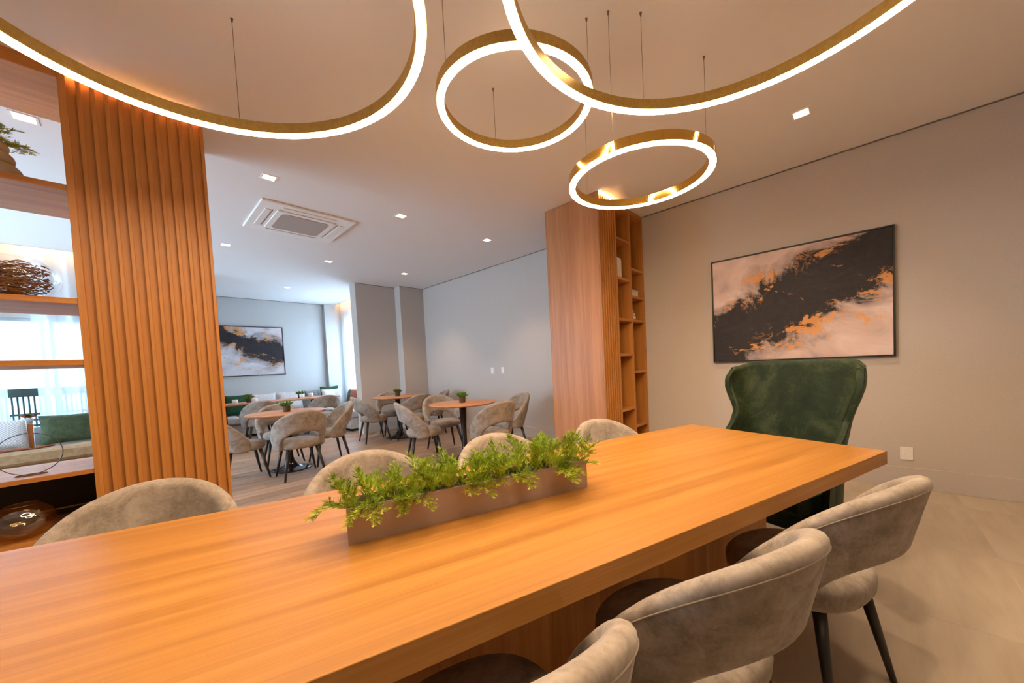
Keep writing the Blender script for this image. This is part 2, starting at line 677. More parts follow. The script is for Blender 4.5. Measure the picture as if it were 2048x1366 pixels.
# ceiling with square holes for the recessed downlights
DL = [(.965, 4.03), (2.265, 4.03), (3.585, 4.0), (.975, 6.42), (2.268, 6.41), (3.587, 6.38), (2.27, 8.77), (3.60, .313), (-.378, 4.205)]
DLW = .052
YCOVE = 7.98
def ceiling_mesh():
    V, F = [], []
    def region(x0, x1, y0, y1):
        holes = [(x, y) for x, y in DL if x0 < x < x1 and y0 < y < y1]
        xs = sorted({x0, x1} | {x - DLW for x, _ in holes} | {x + DLW for x, _ in holes})
        ys = sorted({y0, y1} | {y - DLW for _, y in holes} | {y + DLW for _, y in holes})
        for i in range(len(xs) - 1):
            for j in range(len(ys) - 1):
                cx_, cy_ = (xs[i] + xs[i + 1]) / 2, (ys[j] + ys[j + 1]) / 2
                if any(abs(cx_ - x) < DLW and abs(cy_ - y) < DLW for x, y in holes):
                    continue
                o = len(V)
                V.extend([(xs[i], ys[j], CEIL), (xs[i + 1], ys[j], CEIL), (xs[i + 1], ys[j + 1], CEIL), (xs[i], ys[j + 1], CEIL)])
                F.append((o, o + 3, o + 2, o + 1))
    region(-3.6, XRET, -2.6, YCOVE)
    region(XRET, 3.74, -2.6, YB)
    region(3.74, XW, -2.6, 7.86)
    return V, F
v, f = ceiling_mesh()
struct(mesh('ceiling', v, f, 'ceiling_white'))
struct(box('ceiling_slab', (-3.7, -2.7, CEIL + .18), (XW + .1, YB + .2, CEIL + .25), 'ceiling_white'))
# light coves along the two curtained windows
struct(box('trim_1', (-3.6, YCOVE - .02, CEIL - .0), (XRET, YCOVE, CEIL + .18), 'ceiling_white'))
struct(box('trim_2', (3.73, 7.86, CEIL), (3.75, YB, CEIL + .18), 'ceiling_white'))
cv = thing('cove_light', 'warm light strip hidden in the ceiling slot above the sheer curtain behind the shelves', 'light', (-1.5, YCOVE + .015, CEIL + .05))
box('strip', (-2.0, 0, 0), (2.1, .012, .02), 'cove_warm', cv)
cv = thing('cove_light', 'warm light strip hidden in the ceiling slot above the curtain by the rust cushions', 'light', (3.762, 9.2, CEIL + .05))
box('strip', (0, -1.25, 0), (.012, 1.2, .02), 'cove_warm', cv)

# walls
struct(box('wall_right', (XW, -2.6, 0), (XW + .1, 7.5, CEIL + .2), 'wall_greige'))
struct(box('wall_rear', (-3.7, -2.7, 0), (XW + .1, -2.6, CEIL + .2), 'wall_greige'))
struct(box('wall_left', (-3.7, -2.6, 0), (-3.6, 4.4, CEIL + .2), 'wall_greige'))
struct(box('wall_left_end', (-3.7, 7.8, 0), (-3.6, YWIN, CEIL + .2), 'wall_far'))
struct(box('wall_left_sill', (-3.7, 4.4, 0), (-3.6, 7.8, .35), 'wall_far'))
struct(box('wall_left_lintel', (-3.7, 4.4, 2.65), (-3.6, 7.8, CEIL + .2), 'wall_far'))
win = struct(empty('added_side_window', (-3.65, 6.1, .35)))  # out-of-view window added to bring daylight into the far room
for a, b_ in ((-1.7, -.86), (-.84, -.01), (.01, .84), (.86, 1.7)):
    fr = merge([box_geo(-.03, .03, a, a + .04, 0, 2.3), box_geo(-.03, .03, b_ - .04, b_, 0, 2.3), box_geo(-.03, .03, a + .04, b_ - .04, 0, .04), box_geo(-.03, .03, a + .04, b_ - .04, 2.26, 2.3)])
    fo = mesh('window_frame', fr[0], fr[1], 'window_frame', win)
    box('pane', (-.004, a + .04, .04), (.004, b_ - .04, 2.26), 'window_glass', fo)
struct(box('wall_back', (XRET - .1, YB, 0), (4.3, YB + .1, CEIL + .2), 'wall_far'))
struct(box('wall_return', (XRET, YWIN, 0), (XRET + .1, YB, CEIL + .2), 'wall_far'))
# corner block with two steps beside the alcove
struct(box('wall_corner', (3.155, 7.60, 0), (XW + .1, 7.86, CEIL + .18), 'wall_greige'))
struct(box('wall_corner_step', (4.0, 7.37, 0), (XW, 7.60, CEIL), 'wall_greige'))
struct(box('wall_pilaster', (3.47, 10.33, 0), (3.78, YB, CEIL), 'wall_far'))
# alcove outer wall around a tall window
AX = 4.05
struct(box('wall_alcove', (AX, 7.86, 0), (AX + .12, YB, .70), 'wall_far'))
struct(box('wall_alcove_top', (AX, 7.86, 2.62), (AX + .12, YB, CEIL + .2), 'wall_far'))
struct(box('wall_alcove_side', (AX, 10.2, .70), (AX + .12, YB, 2.62), 'wall_far'))
struct(box('wall_alcove_jamb', (AX, 7.86, .70), (AX + .12, 8.2, 2.62), 'wall_far'))
# window wall behind the shelf unit
struct(box('wall_window', (-3.7, YWIN, 0), (XRET, YWIN + .12, .70), 'wall_far'))
struct(box('wall_window_top', (-3.7, YWIN, 2.20), (XRET, YWIN + .12, CEIL + .2), 'wall_far'))
struct(box('wall_window_side', (-.20, YWIN, .70), (XRET, YWIN + .12, 2.20), 'wall_far'))
win = struct(empty('window_1', (-1.95, YWIN + .05, .70)))
for i, (a, b_) in enumerate(((-1.75, -.70), (-.66, .35), (.39, 1.20), (1.24, 1.75))):
    fr = merge([box_geo(a, a + .04, -.03, .03, 0, 1.5), box_geo(b_ - .04, b_, -.03, .03, 0, 1.5), box_geo(a + .04, b_ - .04, -.03, .03, 0, .04), box_geo(a + .04, b_ - .04, -.03, .03, 1.46, 1.5)])
    fo = mesh('window_frame', fr[0], fr[1], 'window_frame', win)
    box('pane', (a + .04, -.004, .04), (b_ - .04, .004, 1.46), 'window_glass', fo)
win = struct(empty('window_2', (AX + .06, 9.2, .70)))
for a, b_ in ((-1.0, -.02), (.02, 1.0)):
    fr = merge([box_geo(-.03, .03, a, a + .04, 0, 1.92), box_geo(-.03, .03, b_ - .04, b_, 0, 1.92), box_geo(-.03, .03, a + .04, b_ - .04, 0, .04), box_geo(-.03, .03, a + .04, b_ - .04, 1.88, 1.92)])
    fo = mesh('window_frame', fr[0], fr[1], 'window_frame', win)
    box('pane', (-.004, a + .04, .04), (.004, b_ - .04, 1.88), 'window_glass', fo)
# skirtings
struct(box('baseboard_right', (XW - .012, -2.6, 0), (XW, 2.06, .185), 'wall_greige', None, .002))
struct(box('baseboard_right_far', (XW - .012, 2.83, 0), (XW, 7.37, .185), 'wall_greige', None, .002))
struct(box('baseboard_corner', (3.155, 7.588, 0), (4.0, 7.60, .185), 'wall_greige', None, .002))
struct(box('baseboard_corner_side', (3.143, 7.588, 0), (3.155, 7.86, .185), 'wall_greige', None, .002))
struct(box('baseboard_corner_step', (4.0, 7.358, 0), (XW - .012, 7.37, .185), 'wall_greige', None, .002))
# thin dark strips, painted shade of the gaps between walls and ceiling
struct(box('gap_shade_strip_3', (XW - .012, -2.6, CEIL - .008), (XW, 2.07, CEIL - .0005), 'painted_gap_shade'))
struct(box('gap_shade_strip_4', (XW - .012, 2.83, CEIL - .008), (XW, 7.37, CEIL - .0005), 'painted_gap_shade'))
struct(box('gap_shade_strip_5', (XRET + .1, YB - .012, CEIL - .008), (3.47, YB, CEIL - .0005), 'painted_gap_shade'))
struct(box('gap_shade_strip_6', (3.155, 7.588, CEIL - .008), (4.0, 7.60, CEIL - .0005), 'painted_gap_shade'))
struct(box('gap_shade_strip_7', (4.0, 7.358, CEIL - .008), (XW - .012, 7.37, CEIL - .0005), 'painted_gap_shade'))


# ------------------------------------------------------------------ curtains
def curtain(name, p0, p1, z0, z1, amp, wave, mat, label, gather=1.0, seed=0):
    """wavy hanging cloth from p0 to p1 (plan)"""
    r = random.Random(seed)
    d = Vector((p1[0] - p0[0], p1[1] - p0[1]))
    L = d.length
    t = d / L
    nrm = Vector((-t.y, t.x))
    n = max(8, int(L / wave * 12))
    ph = [r.uniform(-.6, .6) for _ in range(n + 1)]
    V, F = [], []
    rows = 6
    for k in range(rows + 1):
        z = z1 + (z0 - z1) * k / rows
        for i in range(n + 1):
            s = L * i / n
            a = amp * (math.sin(2 * PI * s / wave + .7 * math.sin(s * 2.3 + seed)) + .35 * math.sin(4 * PI * s / wave + 1.3 + seed)) * (.75 + .25 * k / rows)
            q = Vector(p0) + t * s + nrm * a
            V.append((q.x - p0[0], q.y - p0[1], z - z0))
    for k in range(rows):
        for i in range(n):
            a = k * (n + 1) + i
            F.append((a, a + 1, a + n + 2, a + n + 1))
    o = mesh(name, V, F, mat, None, True, (p0[0], p0[1], z0))
    return tag(o, label, 'curtain', 'sheer curtains')


YC = YWIN - .10
curtain('sheer_curtain', (-.84, YC), (XRET - .02, YC), .03, CEIL + .14, .030, .21, 'sheer_curtain', 'white sheer curtain nearest the fluted column, behind the olive cushion', seed=1)
curtain('sheer_curtain', (-3.5, YC), (-1.07, YC), .03, CEIL + .14, .030, .20, 'sheer_curtain', 'white sheer curtain at the left edge, beside the gap showing the fence', seed=5)
curtain('sheer_curtain', (3.90, 7.90), (3.90, YB - .02), .03, CEIL + .14, .026, .15, 'sheer_curtain_thick', 'white sheer curtain in the alcove above the rust cushions', seed=9)

# outside: fence with rail and a hedge
struct(box('ground_outside', (-8.5, YWIN + .12, -.25), (XRET - .12, 16, -.2), 'ground_out'))
nb = thing('added_building_wall', 'pale building wall added beyond the fence to dim the view through the sheer curtains', 'building', (-2.5, 13.0, -.2))  # added wall that blocks sky and dims what the window shows
box('facade', (-5.5, 0, 0), (2.9, .2, 5.5), 'wall_out', nb)
box('cornice', (-5.5, -.06, 3.1), (2.9, 0, 3.2), 'wall_out', nb)
fe = thing('fence', 'dark green railing fence with a thick top rail seen through the curtain gap', 'fence', (-2.0, 9.6, -.2))
box('top_rail', (-2.5, -.03, 1.34), (2.4, .03, 1.47), 'fence_green', fe, .006)
for z in (.78, .87, .96, 1.05):
    box('rail', (-2.5, -.012, z), (2.4, .012, z + .03), 'fence_green', fe)
pk = None
for i in range(95):
    x = -2.45 + i * .051
    if pk is None:
        pk = box('picket', (-.009, -.009, 0), (.009, .009, 1.34), 'fence_green', fe, 0, (x, 0, 0))
    else:
        share(pk, 'picket', fe, (x, 0, 0))
def leaf_ball(n, rx, ry, rz, ls, seed):
    r = random.Random(seed)
    V, F = [], []
    for _ in range(n):
        a, z = r.uniform(0, 2 * PI), r.uniform(-1, 1)
        q = math.sqrt(1 - z * z)
        k = r.uniform(.6, 1)
        c = Vector((rx * q * math.cos(a) * k, ry * q * math.sin(a) * k, rz * z * k))
        d = Vector((r.uniform(-1, 1), r.uniform(-1, 1), r.uniform(-.3, 1))).normalized()
        e = d.cross(Vector((r.uniform(-1, 1), r.uniform(-1, 1), r.uniform(-1, 1)))).normalized()
        o = len(V)
        V += [c, c + d * ls * .5 + e * ls * .25, c + d * ls, c + d * ls * .5 - e * ls * .25]
        F.append((o, o + 1, o + 2, o + 3))
    return V, F
for i, (x, lab) in enumerate(((-1.55, 'low green hedge shrub behind the fence, at the centre of the curtain gap'), (-.42, 'low green hedge shrub behind the fence, veiled by the sheer curtain'), (-2.5, 'low green hedge shrub behind the fence, nearest the left edge'))):
    v, f = leaf_ball(700, .42, .3, .45, .09, i)
    tag(mesh('hedge_shrub', v, f, 'hedge', None, False, (x, 10.2, .35)), lab, 'shrub', 'shrubs behind the fence')


# ------------------------------------------------------------------ fluted panels and shelf units
def fluted(parent, x0, x1, y, z0, z1, pitch, slat_w, depth):
    """back board with narrow proud slats; front of the slats at local y, facing -y; a short warm strip at the top of every groove"""
    box('fluted_board', (x0, y + depth, z0), (x1, y + depth + .02, z1), 'wood_slat', parent)
    n = int(round((x1 - x0) / pitch))
    p = (x1 - x0) / n
    first = led = None
    for i in range(n):
        cx_ = x0 + p * (i + 1) - slat_w / 2
        gx_ = x0 + p * i + .003
        if first is None:
            first = box('slat', (-slat_w / 2, 0, z0), (slat_w / 2, depth, z1), 'wood_slat', parent, .0025, (cx_, y, 0))
            led = box('led_strip', (0, depth - .010, z1 - .008), (p - slat_w - .006, depth - .002, z1), 'led_warm', parent, 0, (gx_, y, 0))
        else:
            share(first, 'slat', parent, (cx_, y, 0))
            share(led, 'led_strip', parent, (gx_, y, 0))


YU = YL
unit = thing('shelf_divider', 'floor-to-ceiling open wood shelf unit with a fluted column at its right end', 'shelf', (0, YU, 0))
UD = .57
XO, XS, XC = -.181, -.150, .442          # opening edge, stile edge, column edge
XLEFT = -1.45
fluted(unit, XS, XC, 0.0, 0, CEIL - .001, .0545, .019, .024)
box('column_core', (XS, .044, 0), (XC, UD, CEIL), 'wood_vertical', unit)
box('stile', (XO, -.006, 0), (XS, UD, CEIL), 'wood_vertical', unit, .0015)
box('stile', (XLEFT - .031, -.006, 0), (XLEFT, UD, CEIL), 'wood_vertical', unit, .0015)
box('top_board', (XLEFT, 0, 3.028), (XO, UD, CEIL), 'wood_along_x', unit)
for z0, z1 in ((2.390, 2.424), (1.737, 1.770), (1.380, 1.412), (.735, .762), (.385, .415)):
    box('shelf_board', (XLEFT, 0, z0), (XO, UD, z1), 'wood_along_x', unit, .001)
box('back_panel', (XLEFT, UD - .03, .415), (XO, UD - .012, .735), 'cabinet_black', unit)
box('gold_trim', (XLEFT, UD - .036, .452), (XO, UD - .03, .460), 'gold', unit)
box('plinth', (XLEFT, .04, 0), (XO, UD, .385), 'wood_along_x', unit)

YCB = 2.077
XCL = 3.478
cab = thing('bookcase', 'tall wood bookcase with fluted front and staggered open shelves against the grey wall', 'bookcase', (XCL, YCB, 0))
CW = XW - XCL - .006
CD = .735
box('side_panel', (0, .012, 0), (.02, CD - .012, CEIL - .003), 'wood_pale_panel', cab)
box('edge_strip', (0, -.004, 0), (.022, .010, CEIL - .003), 'wood_pale_panel', cab, .001)
box('edge_strip', (0, CD - .010, 0), (.022, CD, CEIL - .003), 'wood_vertical', cab, .001)
fx0, fx1 = .022, .372
fluted(cab, fx0, fx1, 0.0, 0, CEIL - .004, .050, .020, .018)
box('column_core', (fx0, .034, 0), (fx1, CD - .012, CEIL - .003), 'wood_vertical', cab)
SD = .40
dv = 4.180 - XCL
box('divider', (dv, 0, 0), (dv + .034, SD, CEIL - .06), 'wood_vertical', cab, .001)
box('outer_stile', (CW - .034, 0, 0), (CW, SD, CEIL - .06), 'wood_vertical', cab, .001)
box('inner_stile', (fx1, 0, 0), (fx1 + .012, SD, CEIL - .06), 'wood_vertical', cab, .001)
box('top_board', (fx1, 0, CEIL - .06), (CW, SD, CEIL - .003), 'wood_along_x', cab)
box('back_panel', (fx1, SD, 0), (CW, SD + .02, CEIL - .003), 'wood_vertical', cab)
for z in (2.70, 2.24, 1.757, 1.337, .673, .05):
    box('shelf_board', (fx1 + .012, 0, z - .03), (dv, SD, z), 'wood_along_x', cab, .001)
for z in (2.396, 2.057, 1.761, 1.116, .436, .05):
    box('shelf_board', (dv + .034, 0, z - .03), (CW - .034, SD, z), 'wood_along_x', cab, .001)


# ------------------------------------------------------------------ downlights
dl_labels = ['square recessed downlight nearest the fluted column, in front of the air conditioner', 'square recessed downlight to the right of the air conditioner panel',
             'square recessed downlight closest to the bookcase in the far room', 'square recessed downlight beside the column, behind the air conditioner',
             'square recessed downlight behind the air conditioner, above the round tables', 'square recessed downlight nearest the stepped grey wall corner',
             'most distant square recessed downlight, above the long table',
             'square recessed downlight above the large painting and green wingback chair', 'square recessed downlight glimpsed above the knot vase through the shelves']
dl0 = None
for (x, y), lab in zip(DL, dl_labels):
    if dl0 is None:
        dl0 = thing('downlight', lab, 'downlight', (x, y, CEIL), 0, 'recessed downlights')
        a = DLW
        parts = []
        for q in ((-a, -a + .004, -a, a), (a - .004, a, -a, a), (-a + .004, a - .004, -a, -a + .004), (-a + .004, a - .004, a - .004, a)):
            parts.append(box_geo(q[0], q[1], q[2], q[3], 0, .055))
        parts.append(box_geo(-a, a, -a, a, .055, .06))
        v, f = merge(parts)
        mesh('recess_box', v, f, 'white_trim', dl0)
        e = a + .009
        parts = [box_geo(-e, -a + .003, -e, e, -.004, 0), box_geo(a - .003, e, -e, e, -.004, 0), box_geo(-a + .003, a - .003, -e, -a + .003, -.004, 0), box_geo(-a + .003, a - .003, a - .003, e, -.004, 0)]
        v, f = merge(parts)
        mesh('trim_frame', v, f, 'white_trim', dl0)
        lathe('lamp', [(.0001, .046), (.033, .046), (.036, .050), (.036, .055)], 'lamp_disc', dl0, 20)
        root = dl0
    else:
        root = copy_tree(dl0, 'downlight', (x, y, CEIL), 0, lab)
    sp = bpy.data.lights.new('downlight_beam', 'SPOT')
    sp.energy = SPOT_W
    sp.color = SPOT_COL
    sp.spot_size = math.radians(95)
    sp.spot_blend = .7
    sp.shadow_soft_size = .03
    so = bpy.data.objects.new('downlight_beam', sp)
    so.location = (0, 0, -.012)
    link(so, root)

# ------------------------------------------------------------------ air conditioner cassette
ac = thing('air_conditioner', 'square white ceiling cassette air conditioner with a brown-grey intake grille', 'air conditioner', (1.478, 4.995, CEIL))
A = .475
box('panel', (-A, -A, -.022), (A, A, 0), 'white_trim', ac, .008)
box('intake_frame', (-.30, -.31, -.034), (.30, .31, -.022), 'white_trim', ac, .006)
rr, pts = .05, []
for cx_, cy_, a0 in ((.245 - rr, .255 - rr, 0), (-.245 + rr, .255 - rr, 90), (-.245 + rr, -.255 + rr, 180), (.245 - rr, -.255 + rr, 270)):
    for k in range(7):
        an = math.radians(a0 + 15 * k)
        pts.append((cx_ + rr * math.cos(an), cy_ + rr * math.sin(an)))
n = len(pts)
V = [(x, y, -.038) for x, y in pts] + [(x, y, -.034) for x, y in pts]
F = [list(range(n))[::-1]] + [(i, (i + 1) % n, n + (i + 1) % n, n + i) for i in range(n)]
mesh('intake_grille', V, F, 'grille', ac)
for k in range(4):
    r_ = k * PI / 2
    lv = box('louver', (-.27, -.405, -.030), (.27, -.345, -.022), 'white_plastic', ac, .003)
    lv.rotation_euler = (0, 0, r_)
    sl = box('slot_shade_strip', (-.28, -.335, -.0228), (.28, -.328, -.0215), 'painted_gap_shade', ac)  # surface strip, the slot's shade put into its colour
    sl.rotation_euler = (0, 0, r_)


# ------------------------------------------------------------------ ring pendants
def ring_geo(r, ri, z0, z1, n=128):
    V, F = [], []
    for i in range(n):
        a = 2 * PI * i / n
        c, s = math.cos(a), math.sin(a)
        for q, z in ((r, z0), (r, z1), (ri, z1), (ri, z0)):
            V.append((q * c, q * s, z))
    for i in range(n):
        j = (i + 1) % n
        for k in range(4):
            l = (k + 1) % 4
            F.append((i * 4 + k, j * 4 + k, j * 4 + l, i * 4 + l))
    return V, F


def pendant(label, c, r, gx, gy, cables, metal):
    """c = centre of the lit underside; cables = plan points of the suspension wires"""
    t = thing('ring_pendant', label, 'pendant light', (c[0], c[1], c[2]), 0, 'glowing ring pendants')
    wd, h = .042, .054
    v, f = ring_geo(r + wd / 2, r - wd / 2, .002, h, 160)
    rail = mesh('rail', v, f, metal, t, False)
    v, f = ring_geo(r + wd / 2 - .003, r - wd / 2 + .003, -.003, .002, 160)
    strip = mesh('light_strip', v, f, 'ring_light', t, False)
    # small tilt of the hung ring
    nrm = Vector((-gx, -gy, 1)).normalized()
    q = Vector((0, 0, 1)).rotation_difference(nrm)
    for o in (rail, strip):
        o.rotation_mode = 'QUATERNION'
        o.rotation_quaternion = q
    for (x, y) in cables:
        dx, dy = x - c[0], y - c[1]
        k = r / math.hypot(dx, dy)
        dx, dy = dx * k, dy * k
        zt = h + gx * dx + gy * dy
        tube('cable', [(dx, dy, zt - .01), (dx, dy, CEIL - c[2] - .012)], .0014, 'cable', t, 6)
        lathe('ceiling_cap', [(.0016, -.02), (.0035, -.018), (.005, -.008), (.0065, -.004), (.0065, 0)], 'cable', t, 12, (dx, dy, CEIL - c[2]))


pendant('largest ring pendant at upper left, hung in front of the fluted column', (.258, 1.676, 2.55), .723, .0847, -.0489, [(.465, 2.395), (-.45, 1.5), (.75, 1.1)], 'gold')
pendant('large ring pendant at upper right, crossing the small round ring', (1.4098, .2475, 2.573), .797, .020, .0, [(1.903, .809), (1.2, -.5), (.75, .6)], 'gold')
pendant('small ring pendant crossed by the large right ring', (1.5404, 1.4216, 2.70), .4119, .0346, .0022, [(1.729, 1.792), (1.16, 1.50), (1.75, 1.08)], 'gold')
pendant('small polished gold ring pendant hanging lowest, in front of the bookcase', (2.222, 1.021, 2.38), .4195, .0408, .0043, [(1.84, .972), (2.476, .697), (2.28, 1.42)], 'gold_polished')

# ------------------------------------------------------------------ paintings, sockets
def framed(name, label, loc, rotz, wid, hei, art, depth=.035):
    t = thing(name, label, 'painting', loc, rotz)
    fw_ = .012
    v, f = merge([box_geo(-wid / 2, -wid / 2 + fw_, 0, depth, 0, hei), box_geo(wid / 2 - fw_, wid / 2, 0, depth, 0, hei),
                  box_geo(-wid / 2 + fw_, wid / 2 - fw_, 0, depth, 0, fw_), box_geo(-wid / 2 + fw_, wid / 2 - fw_, 0, depth, hei - fw_, hei)])
    mesh('frame', v, f, 'frame_black', t)
    o = box('canvas', (-wid / 2 + fw_ + .003, .008, -hei / 2 + fw_ + .003), (wid / 2 - fw_ - .003, depth - .004, hei / 2 - fw_ - .003), art, t)
    o.location = (0, 0, hei / 2)
    return t


framed('abstract_painting', 'framed abstract painting of black, gold and blush swirls above the green chair', (XW - .038, .5015, 1.176), -PI / 2, 1.497, 1.151, 'art_near')
framed('abstract_painting', 'framed abstract painting of black and white swirls on the distant wall', (1.684, YB - .038, 1.318), 0, 1.70, 1.136, 'art_far')

so = thing('wall_outlet', 'white wall outlet low on the wall beside the green chair', 'outlet', (XW, -.310, .306), -PI / 2)
box('cover_plate', (-.041, -.008, -.058), (.041, 0, .058), 'white_plastic', so, .003)
v, f = merge([box_geo(-.024, .024, -.0095, -.008, -.010, .010)])
mesh('socket_insert', v, f, 'white_trim', so)
for x, z in ((-.010, .001), (0, -.003), (.010, .001)):
    lathe('pin_hole', [(.0001, 0), (.0022, 0), (.0022, .002)], 'socket_dark', so, 8, (x, -.0100, z)).rotation_euler = (PI / 2, 0, 0)
for y, lab in ((5.135, 'white light switch plate on the far room wall, the left one of the pair'), (4.847, 'white light switch plate on the far room wall, the one nearer the bookcase')):
    s_ = thing('light_switch', lab, 'switch', (XW, y, 1.183), -PI / 2, 'switch plates')
    box('cover_plate', (-.040, -.008, -.060), (.040, 0, .060), 'white_plastic', s_, .003)
    box('rocker', (-.014, -.011, -.022), (.014, -.008, .022), 'white_trim', s_, .001)

# ------------------------------------------------------------------ main table
TA = -.3278
U = Vector((math.cos(TA), math.sin(TA), 0))
Vd = Vector((-math.sin(TA), math.cos(TA), 0))
B0 = Vector((2.795, .935, 0))
TL, TW, TZ, TH = 3.60, 1.093, .75, .0645


def tw(u, v_, z=0.0):
    return B0 + U * u + Vd * v_ + Vector((0, 0, z))


table = thing('dining_table', 'long honey-coloured wooden dining table with a thick top', 'table', tw(-TL / 2, -TW / 2), TA)
box('tabletop', (-TL / 2, -TW / 2, TZ - TH), (TL / 2, TW / 2, TZ), 'table_wood', table, .0012)
bx0, bx1 = -TL / 2 + .43, TL / 2 - .43
box('base_panel', (bx0, -.205, 0), (bx1, -.18, TZ - TH), 'wood_vertical', table)
box('base_panel', (bx0, .18, 0), (bx1, .205, TZ - TH), 'wood_vertical', table)
box('base_end', (bx0, -.18, 0), (bx0 + .025, .18, TZ - TH), 'wood_vertical', table)
box('base_end', (bx1 - .025, -.18, 0), (bx1, .18, TZ - TH), 'wood_vertical', table)


# ------------------------------------------------------------------ chairs
def chair_shell():
    """curved back leaning outward, its rim falling in a straight slope from the top of the back to the seat sides; arched opening above the seat"""
    PH = math.radians(100)
    N = 48
    th0 = .058
    sec_m = 7
    V, F, seam, loops = [], [], [], []

    def out_at(z, c2):
        return (z - .37) * (.237 * c2 + .147 * (1 - c2))
    for i in range(N + 1):
        s = -1 + 2 * i / N
        ph = PH * s
        edge = 1 - abs(s)
        k_end = max(.3, math.sqrt(min(1, edge / .07)))
        th = th0 * (.5 + .5 * k_end)
        sx, sy = math.sin(ph), -math.cos(ph)
        c2 = max(0, -sy) ** 2
        zt = .458 + .387 * max(.02, math.cos(ph * .834)) ** .977
        q = abs(ph) / 1.031
        zb = .362 + (.219 * math.sqrt(max(0, 1 - q ** 2.2)) if q < 1 else 0)
        zm = (zt + zb) / 2
        kk = .6 + .4 * k_end
        zt, zb = zm + (zt - zm) * kk, zm + (zb - zm) * kk

        def pos(n_, z):
            o_ = n_ + out_at(z, c2)
            return ((.219 + o_) * sx, (.191 + o_) * sy, z)
        sec = []
        za, zc = zb + th / 2, zt - th / 2
        for k in range(sec_m):
            sec.append(pos(0, za + (zc - za) * k / (sec_m - 1)))
        for k in range(1, 6):
            an = PI * k / 6
            sec.append(pos(th / 2 - th / 2 * math.cos(an), zc + th / 2 * math.sin(an)))
        for k in range(sec_m):
            sec.append(pos(th, zc + (za - zc) * k / (sec_m - 1)))
        for k in range(1, 6):
            an = PI * k / 6
            sec.append(pos(th / 2 + th / 2 * math.cos(an), za - th / 2 * math.sin(an)))
        loops.append(sec)
        seam.append(pos(th + .0005, zc - .001))
    m_ = len(loops[0])
    for sec in loops:
        V += sec
    for i in range(N):
        for k in range(m_):
            l = (k + 1) % m_
            F.append((i * m_ + k, i * m_ + l, (i + 1) * m_ + l, (i + 1) * m_ + k))
    F.append(list(range(m_)))
    F.append([N * m_ + k for k in range(m_)][::-1])
    return V, F, seam


def seat_geo():
    prof = [(0.0, .474), (.5, .474), (.80, .470), (.93, .458), (.99, .440), (1.0, .420), (.99, .398), (.95, .380), (.88, .369), (.6, .364), (0, .364)]
    V, F = [], []
    n = 40
    for k, (q, z) in enumerate(prof):
        for i in range(n):
            a = 2 * PI * i / n
            c, s = math.cos(a), math.sin(a)
            e = 2.5
            rr_ = (abs(c) ** e + abs(s) ** e) ** (-1 / e)
            V.append((.232 * rr_ * c * q, .228 * rr_ * s * q + .012, z))
    for k in range(len(prof) - 1):
        for i in range(n):
            j = (i + 1) % n
            F.append((k * n + i, k * n + j, (k + 1) * n + j, (k + 1) * n + i)[::-1])
    return V, F


def leg_geo(sx, sy):
    V, F = [], []
    a, b_ = Vector((.155 * sx, .145 * sy + .01, .372)), Vector((.222 * sx, .215 * sy + .01, .0))
    return tube_geo([a, a.lerp(b_, .5), b_], [.021, .0165, .0105], 12)


def make_chair(label, group, loc, rotz):
    t = thing('upholstered_chair', label, 'chair', loc, rotz, group)
    v, f, seam = chair_shell()
    sh = mesh('backrest', v, f, 'chair_fabric', t, True)
    tube('piping', seam, .0022, 'chair_piping', sh, 5)
    v, f = seat_geo()
    mesh('seat', v, f, 'chair_fabric', t, True)
    for sx in (-1, 1):
        for sy in (-1, 1):
            v, f = leg_geo(sx, sy)
            mesh('leg', v, f, 'black_metal', t, True)
    return t


DG, FG = 'chairs at the long dining table', 'chairs in the far cafe room'
FT, NR = TA + PI, TA
chairs = [
    (tw(-2.995, -.012), FT + .039, 'taupe velvet chair nearest the fluted column, far side of the dining table', DG),
    (tw(-2.212, -.019), FT, 'taupe velvet chair behind the left end of the planter', DG),
    (tw(-1.507, -.052), FT, 'taupe velvet chair behind the right half of the planter', DG),
    (tw(-.72, -.07), FT, 'taupe velvet chair across the dining table, in front of the bookcase', DG),
    (tw(-.794, -1.066), NR - .019, 'taupe velvet chair in the foreground, nearest the green wingback chair', DG),
    (tw(-1.481, -1.066), NR - .019, 'taupe velvet chair in the foreground, second from the green wingback chair', DG),
    (tw(-2.12, -1.066), NR - .019, 'taupe velvet chair cut off by the bottom edge of the picture', DG),
]
T1, T2, T3 = (1.38, 5.75), (3.03, 4.06), (3.38, 6.55)


def face(p, c):
    return math.atan2(c[1] - p[1], c[0] - p[0]) - PI / 2


